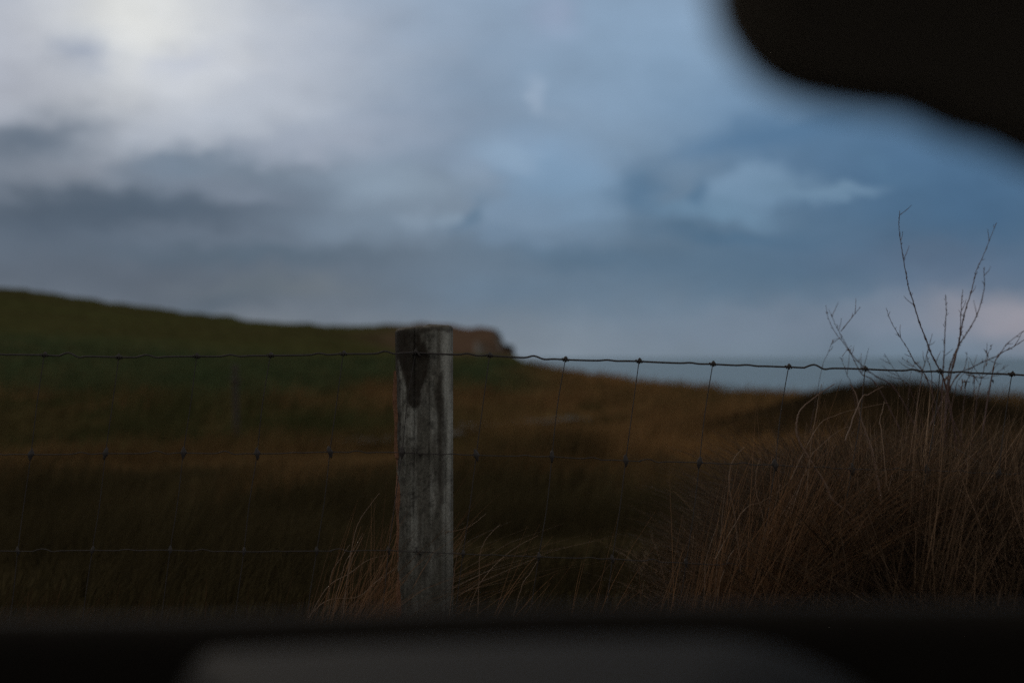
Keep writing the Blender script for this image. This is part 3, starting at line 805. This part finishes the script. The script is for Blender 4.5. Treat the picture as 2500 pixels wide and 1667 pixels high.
# --- post
def inside(poly, x, y):
    """signed distance (positive inside) to polygon, vectorised"""
    poly = np.array(poly, float); n = len(poly)
    ins = np.zeros(x.shape, bool); dist = np.full(x.shape, 1e9)
    for i in range(n):
        a = poly[i]; b = poly[(i+1) % n]
        cond = ((a[1] > y) != (b[1] > y)) & (x < (b[0]-a[0])*(y-a[1])/(b[1]-a[1]+1e-12)+a[0]); ins ^= cond
        ab = b-a; t = np.clip(((x-a[0])*ab[0]+(y-a[1])*ab[1])/(ab@ab), 0, 1)
        dist = np.minimum(dist, np.hypot(x-a[0]-t*ab[0], y-a[1]-t*ab[1]))
    return np.where(ins, dist, -dist)
def build_post():
    NA, NZ = 180, 260
    ztop = float(P(0, 800, FY).z); zbot = .25
    ct = px_x(1035, FY); cb = px_x(1043, FY)
    R0 = 70/F*FY
    a = np.linspace(0, 2*math.pi, NA, endpoint=False); t = np.linspace(0, 1, NZ)
    A, T = np.meshgrid(a, t)
    z = zbot+(ztop-zbot)*T
    wave = np.cos(A)*3+np.sin(A)*2
    rad = R0*(.93+.07*T)*(1+.020*(fbm(A*2.2*0+np.cos(A)*2.2+7, z*1.1+np.sin(A)*2.2, 3)-.5)*2)
    # weather checks: narrow grooves along the grain
    grain = fbm(np.cos(A)*16+40+.25*z, np.sin(A)*16+40+z*.7, 3)
    rad = rad-.0012*np.abs(grain-.5)*2*(.5+fbm(np.cos(A)*4, z*6, 2))
    for a0, z0, z1, w, d in ((-.62, .55, ztop-.17, .05, .007), (-1.9, .9, ztop, .025, .006), (-1.35, ztop-.25, ztop, .018, .004), (-.25, .4, 1.1, .02, .004)):
        aa = a0+.05*np.sin(z*6)+.04*(fbm(z*8, z*0+a0, 2)-.5)
        dd = np.angle(np.exp(1j*(A-aa)))
        rad = rad-d*np.exp(-(dd/w)**2)*sst(z0-.06, z0, z)*(1-sst(z1-.02, z1+.05, z)*(z1 < ztop))
    # eased, chipped top edge
    rad = rad-.0028*sst(ztop-.006, ztop, z)**2*(1+fbm(np.cos(A)*5, np.sin(A)*5, 2))
    zz = z+(T > .98)*(-.004*np.cos(A)*0)
    cx = cb+(ct-cb)*T
    X = cx+rad*np.cos(A); Yv = FY+rad*np.sin(A)
    ztilt = z-.0035*((X-cx)/R0)*sst(.9, 1, T)*-1
    V = np.stack([X, Yv, ztilt], -1).reshape(-1, 3)
    faces = []
    for j in range(NZ-1):
        for i in range(NA):
            b = j*NA+i; c = j*NA+(i+1) % NA; faces.append((b, c, c+NA, b+NA))
    # sawn top: rings towards the middle
    verts = V.tolist(); base = (NZ-1)*NA; prev = base
    for k, s in enumerate((.9, .7, .45, .2)):
        st = len(verts)
        for i in range(NA):
            p = V[base+i]; q = (ct+(p[0]-ct)*s, FY+(p[1]-FY)*s, p[2]+.003*(1-s)+.0015*math.sin(i*.4+k))
            verts.append(q)
        for i in range(NA): faces.append((prev+i, prev+(i+1) % NA, st+(i+1) % NA, st+i))
        prev = st
    verts.append((ct, FY, ztop+.003)); faces += [(prev+i, prev+(i+1) % NA, len(verts)-1) for i in range(NA)]
    me = raw(verts, faces)
    vv = np.array(verts)
    # stains and weathering on the face towards the road, drawn in the post's own (across, height) frame
    u = vv[:, 0]/FY*F+CX; v = HY-(vv[:, 2]-EYE)/FY*F
    front = sst(.03, -.01, vv[:, 1]-FY)
    an = np.arctan2(vv[:, 1]-FY, vv[:, 0]-ct)
    streak = fbm(np.cos(an)*9+3, np.sin(an)*9+vv[:, 2]*1.2, 4); fine = fbm(vv[:, 0]*260, vv[:, 2]*60, 4)
    spots = fbm(vv[:, 0]*120+4, vv[:, 2]*120, 4)
    grey = np.array([.155, .148, .130]); pale = np.array([.44, .445, .42]); dark = np.array([.034, .026, .020]); brown = np.array([.20, .12, .075])
    c = np.broadcast_to(grey, (len(vv), 3)).copy()
    c = mixc(c, pale, sst(.42, .75, .45*streak+.55*fbm(vv[:, 0]*45+9, vv[:, 2]*14, 4))*.85)
    c = c*(.55+.9*fine)[:, None]
    c = mixc(c, grey*.35, sst(.55, .7, spots)*.6)
    Z2 = lambda pts: [(850+.2551*p, 740+.2551*q) for p, q in pts]
    wob = (fbm(vv[:, 0]*70, vv[:, 2]*40, 3)-.5)*16
    d1 = inside(Z2([(420, 200), (700, 200), (690, 290), (720, 360), (765, 450), (785, 560), (770, 660), (740, 800), (705, 950), (640, 1010), (590, 960), (560, 850), (545, 700), (490, 560), (440, 640), (420, 640)]), u, v)+wob
    d2 = inside(Z2([(905, 650), (930, 620), (915, 800), (935, 1000), (945, 1200), (945, 1600), (935, 1900), (885, 1900), (870, 1560), (865, 1200), (850, 900), (850, 760)]), u, v)+wob*.5
    d3 = inside(Z2([(400, 150), (1050, 150), (1030, 285), (870, 275), (640, 300), (400, 300)]), u, v)+wob*.7
    d4 = inside(Z2([(440, 500), (500, 560), (520, 800), (520, 1200), (505, 1600), (470, 1600), (470, 900), (430, 700)]), u, v)+wob*.4
    stain = np.maximum.reduce([sst(-4, 6, d1), sst(-4, 5, d2)*.72, sst(-3, 5, d3)*.8, sst(-3, 4, d4)*.85])*front
    c = mixc(c, dark*1.0, stain*(.80+.2*spots))
    # pale ridge at the right: cool side light painted into the colour
    pr = np.exp(-((u-1092-3*np.sin(v*.02))/10)**2)*front*(1-stain)
    c = mixc(c, pale*1.15, pr*.85*sst(.3, .5, streak+.15))
    # darker towards the foot
    foot = sst(1180, 1480, v); c = mixc(c, np.array([.085, .08, .068])*(.6+.8*fine)[:, None], foot*.75)
    top = (np.arange(len(vv)) >= (NZ-1)*NA); c[top] = np.array([.11, .10, .085])*(.6+.8*spots[top])[:, None]
    set_col(me, c)
    o = link('post', me, attr_mat('weathered_timber', 0, .85, 180, .3, .25, .2), fence)
    o['label'] = 'grey weathered round post with dark stains'
    # strip of loose bark down the left side
    NB = 16; NZb = 120; Vb, Fb = [], []
    for j in range(NZb):
        tz = j/(NZb-1); zb = float(P(0, 1500, FY).z)+(float(P(0, 905, FY).z)-float(P(0, 1500, FY).z))*tz
        Tt = (zb-zbot)/(ztop-zbot); cc = cb+(ct-cb)*Tt
        rr = R0*(.93+.07*Tt)
        vpx = HY-(zb-EYE)/FY*F
        bulge = .0018+.0022*math.sin(tz*9)*math.sin(tz*23)+(.002 if vpx < 1120 else -.001)
        half = (.30+.10*math.sin(tz*14+1)+.05*math.sin(tz*41))*(1-.75*max(0, tz-.72)/.28)
        for k in range(NB):
            an_ = math.pi*1.06+half*(2*k/(NB-1)-1)
            e = 1-abs(2*k/(NB-1)-1)**4
            r_ = rr+(bulge+.0012*math.sin(k*2.1+j*.3))*e-.004*(1-e)
            Vb.append((cc+r_*math.cos(an_), FY+r_*math.sin(an_), zb))
    for j in range(NZb-1):
        for k in range(NB-1): b = j*NB+k; Fb.append((b, b+1, b+1+NB, b+NB))
    m = plain('red_brown_bark', (.25, .125, .075), .85, 0, 70, .6, .6)
    ob = link('bark_strip', raw(Vb, Fb), m, o); ob['label'] = 'strip of red brown bark'
    # staples over the wires
    for kind in range(3):
        zc = P(0, (862, 1104, 1345)[kind], YW).z
        for dx in (-.012,):
            x = px_x(1040, FY)+dx
            pth = [Vector((x-.004, FY-.05, zc+.006)), Vector((x-.004, YW-.004, zc+.005)), Vector((x, YW-.006, zc)), Vector((x+.004, YW-.004, zc-.005)), Vector((x+.004, FY-.05, zc-.006))]
            link('staple', tube(catmull(pth, 4), .0016, 5), M_WIRE, o)
build_post()

# slim dark post standing out in the field
def field_post():
    Y = 20.0
    b = P(576, 1085, Y); zb = float(height(b.x, Y))-.15; zt = P(0, 888, Y).z
    path = catmull([Vector((b.x+.01, Y, zb)), Vector((b.x, Y, zb+.5)), Vector((b.x-.012, Y, zt))], 8)
    me = tube(path, [.045-.010*i/(len(path)-1) for i in range(len(path))], 14)
    o = link('field_post', me, plain('old_dark_timber', (.075, .062, .055), .85, 0, 30, .4, .5))
    tag(o, 'lone slim dark post standing out in the field left of the fence post', 'post')
    link('rail_stub', tube([Vector((b.x-.07, Y-.06, zt-.22)), Vector((b.x+.08, Y-.06, zt-.25))], .022, 8), bpy.data.materials['old_dark_timber'], o)
field_post()

# dark scrub on the headland's ledge
def ledge_bush():
    n = 900
    c0 = P(1240, 862, 256)
    x = c0.x+rng.normal(0, .8, n); y = 256+rng.normal(0, .8, n); z = height(x, y)+rng.uniform(-.2, .55, n)*(1-np.abs(x-c0.x)/3)
    grass_obj('ledge_bush', [blades(np.stack([x, y, z], 1), rng.uniform(.3, .8, n), rng.uniform(.1, .25, n), rng.uniform(-3, 3, n), rng.uniform(.2, .9, n), rng.uniform(1, 2, n), np.array([.05, .05, .04])*rng.uniform(.5, 1.5, n)[:, None], 2)],
              M_GRASS, label='small dark bush on the ledge below the headland tip', cat='bush')

# ------------------------------------------------------------------ car (photograph is taken from inside it)
def build_car():
    xc = .2
    car = empty('parked_car', (xc, -.2, 0), 'parked car around the viewer, dark dashboard below and black mirror above', 'car')
    M_BODY = plain('car_paint', (.05, .055, .065), .3, .3, 8, .05, 0, .5)
    M_BLK = plain('black_trim', (.016, .0135, .0115), .9, 0, 120, .2, .1, .05)
    M_DASH = plain('dash_plastic', (.012, .011, .010), .85, 0, 220, .25, .15, .1)
    M_PAD = plain('grey_dash_pad', (.020, .0187, .018), .8, 0, 260, .2, .15, .1)
    M_LIN = plain('headlining', (.22, .21, .195), .95, 0, 300, .15)
    # main dashboard body
    me = extrude_x([(.30, .62), (.30, .93), (.36, .985), (.52, 1.0), (.86, 1.005), (.90, .98), (.90, .62)], xc-.72, xc+.72, .02)
    d = link('dashboard', me, M_DASH, car); d['label'] = 'dark dashboard under the windscreen'
    # raised grey pad on the dash top, a hood that widens towards the windscreen
    NX, NYp = 80, 40; V, Fc = [], []
    y0, y1 = .40, .72
    for j in range(NYp):
        y = y0+(y1-y0)*j/(NYp-1)
        w = (y-.588)/(.68-.588)
        xl = -.132-.046*w+.006*w*w; xr = .172+.066*w-.008*w*w
        for i in range(NX):
            s = i/(NX-1); x = xl+(xr-xl)*s
            top = EYE-.2*.68+.010*(s-.3)*(1-s)*2-.03*(.68-y)
            f = (1-(1-min(1, s/.08))**2.6)*(1-(1-min(1, (1-s)/.34))**2.0)
            f *= (1-(1-min(1, (y1-y)/.05))**2.5)*(1-(1-min(1, (y-y0)/.04))**2)
            V.append((x, y, .985+(top-.985)*max(0, f)))
    for j in range(NYp-1):
        for i in range(NX-1): a = j*NX+i; Fc.append((a, a+1, a+1+NX, a+NX))
    pad = link('dash_pad', raw(V, Fc), M_PAD, d); pad['label'] = 'raised grey pad on the dashboard top'
    # black windscreen base trim
    NS = 40; V, Fc = [], []
    for i in range(NS):
        s = i/(NS-1); x = xc-.74+1.48*s
        yb = .80-.10*(2*s-1)**2*.5
        ht = EYE-.176*yb-.004*(2*s-1)**2-.006*(1-sst(-.2, .1, x))
        for (dy, dz) in ((-.035, -.07), (-.028, -.012), (-.01, 0), (.012, 0), (.03, -.012), (.035, -.09)): V.append((x, yb+dy, ht+dz))
    for i in range(NS-1):
        for k in range(5): a = i*6+k; Fc.append((a, a+1, a+7, a+6))
    tr = link('windscreen_trim', raw(V, Fc), M_BLK, car); tr['label'] = 'black trim along the foot of the windscreen'
    # windscreen
    m = bpy.data.materials.new('car_glass'); m.use_nodes = True; nt = m.node_tree; N = nt.nodes; L = nt.links; N.clear()
    out = N.new('ShaderNodeOutputMaterial'); mx = N.new('ShaderNodeMixShader'); t = N.new('ShaderNodeBsdfTransparent'); g = N.new('ShaderNodeBsdfGlossy'); fr = N.new('ShaderNodeFresnel')
    t.inputs[0].default_value = (.95, .965, .955, 1); g.inputs['Roughness'].default_value = .0; fr.inputs[0].default_value = 1.25
    L.new(fr.outputs[0], mx.inputs[0]); L.new(t.outputs[0], mx.inputs[1]); L.new(g.outputs[0], mx.inputs[2]); L.new(mx.outputs[0], out.inputs[0])
    V, Fc = [], []; n1, n2 = 24, 12
    for j in range(n2):
        tt = j/(n2-1)
        for i in range(n1):
            s = i/(n1-1); hw = .73-.11*tt
            yb = .935-.08*(2*s-1)**2; V.append((xc-hw+2*hw*s, yb+(.30-.93)*tt+.02*math.sin(tt*3.14), 1.0+.64*tt))
    for j in range(n2-1):
        for i in range(n1-1): a = j*n1+i; Fc.append((a, a+1, a+1+n1, a+n1))
    ws = link('windscreen', raw(V, Fc), m, car)
    # pillars, roof, bonnet, doors, rear wall
    for s in (-1, 1):
        p = link('pillar', tube(catmull([Vector((xc+s*.75, .90, .95)), Vector((xc+s*.70, .60, 1.32)), Vector((xc+s*.62, .28, 1.64)), Vector((xc+s*.62, -.5, 1.66))], 6), .035, 10), M_BLK, car)
        dm = bmesh.new(); xx = xc+s*.78; box_bm(dm, xx-.04, xx+.04, -1.9, .85, .28, 1.0)
        me = bpy.data.meshes.new('door'); dm.to_mesh(me); dm.free(); link('door', me, M_BODY, car, False)
        q = raw([(xc+s*.77, .80, 1.0), (xc+s*.66, .20, 1.62), (xc+s*.66, -1.8, 1.62), (xc+s*.77, -1.9, 1.0)], [(0, 1, 2, 3)])
        link('side_window', q, m, car, False)
    NS = 14; V, Fc = [], []
    for j in range(NS):
        y = .30-2.2*j/(NS-1)
        for i in range(12):
            s = i/11; V.append((xc-.66+1.32*s, y, 1.635+.05*math.sin(math.pi*s)+.03*math.sin(math.pi*j/(NS-1))))
    nb = len(V); V += [(a, b, c+.03) for a, b, c in V]
    for j in range(NS-1):
        for i in range(11):
            a = j*12+i; Fc.append((a, a+12, a+13, a+1)); Fc.append((nb+a, nb+a+1, nb+a+13, nb+a+12))
    link('roof', raw(V, Fc), M_LIN, car)
    me = extrude_x([(-1.95, .3), (-1.95, 1.0), (-1.85, 1.64), (-1.80, 1.64), (-1.86, 1.0), (-1.86, .3)], xc-.72, xc+.72, 0); link('tailgate', me, M_BODY, car, False)
    me = extrude_x([(.92, .30), (.92, .965), (1.0, .965), (1.35, .87), (1.62, .74), (1.70, .60), (1.72, .35), (1.66, .28)], xc-.74, xc+.74, .03); link('bonnet', me, M_BODY, car)
    me = extrude_x([(-1.9, .24), (-1.9, .30), (.95, .30), (.95, .24)], xc-.74, xc+.74, 0); link('floor_pan', me, M_BLK, car, False)
    for (wx, wy) in ((-.74, 1.05), (.74, 1.05), (-.74, -1.45), (.74, -1.45)):
        prof = [(-.09, .19), (-.09, .27), (-.07, .30), (.07, .30), (.09, .27), (.09, .19)]; V, Fc = [], []; n = 28
        for k in range(n):
            a = 2*math.pi*k/n
            for dx, r in prof: V.append((xc+wx+dx, wy+r*math.cos(a), .285+r*math.sin(a)))
        for k in range(n):
            for q in range(6): a = k*6+q; b = k*6+(q+1) % 6; c = ((k+1) % n)*6; Fc.append((a, b, c+(q+1) % 6, c+q))
        ty = link('wheel', raw(V, Fc), M_BLK, car)
        link('rim', tube([Vector((xc+wx-.06, wy, .285)), Vector((xc+wx+.06, wy, .285))], .20, 24), plain('rim_alloy', (.4, .4, .4), .35, .9), ty)
    # rear view mirror
    Ym = .44
    k = Ym/F
    out_px = [(1742, -40), (1752, 30), (1775, 82), (1812, 132), (1862, 175), (1925, 208), (2000, 230), (2080, 243), (2160, 252), (2225, 262), (2280, 282), (2340, 312), (2410, 334), (2480, 352), (2540, 384), (2640, 420), (2780, 440), (2920, 440), (3060, 410), (3150, 370), (3300, 380), (3480, 390), (3620, 360), (3690, 260), (3700, 130), (3650, 0), (3560, -90), (3200, -190), (2800, -260), (2300, -310), (1960, -310), (1830, -260), (1765, -160)]
    pts = [Vector(((x-CX)*k, 0, EYE+(HY-y)*k)) for x, y in out_px]
    pts = catmull(pts+[pts[0]], 4)[:-1]
    cen = sum(pts, Vector())/len(pts)
    V, Fc = [], []; n = len(pts)
    for s, y in ((.80, -.004), (.965, -.004), (1.0, .002), (1.0, .012), (.95, .026), (.80, .040), (.45, .050)):
        for p in pts: V.append((cen.x+(p.x-cen.x)*s, Ym+y, cen.z+(p.z-cen.z)*s))
    for j in range(6):
        for i in range(n): Fc.append((j*n+i, j*n+(i+1) % n, (j+1)*n+(i+1) % n, (j+1)*n+i))
    Fc.append(tuple(range(6*n, 7*n)))
    hs = link('rear_view_mirror', raw(V, Fc), plain('mirror_housing', (.12, .10, .08), .8, 0, 150, .15, .05, .1), car); hs['label'] = 'black rear view mirror with rounded end'
    mg, nt, b = new_mat('mirror_glass'); b.inputs['Base Color'].default_value = (.10, .085, .07, 1); b.inputs['Roughness'].default_value = .25; b.inputs['Specular IOR Level'].default_value = .15
    V = [(cen.x+(p.x-cen.x)*.81, Ym-.0025, cen.z+(p.z-cen.z)*.81) for p in pts]
    link('mirror_glass', raw(V, [tuple(range(n))]), mg, hs, False)
    link('mirror_stem', tube(catmull([Vector((cen.x, Ym+.045, cen.z+.01)), Vector((cen.x, Ym+.09, cen.z+.05)), Vector((cen.x, .545, 1.40))], 6), .011, 10), M_BLK, hs)
ledge_bush()
build_car()
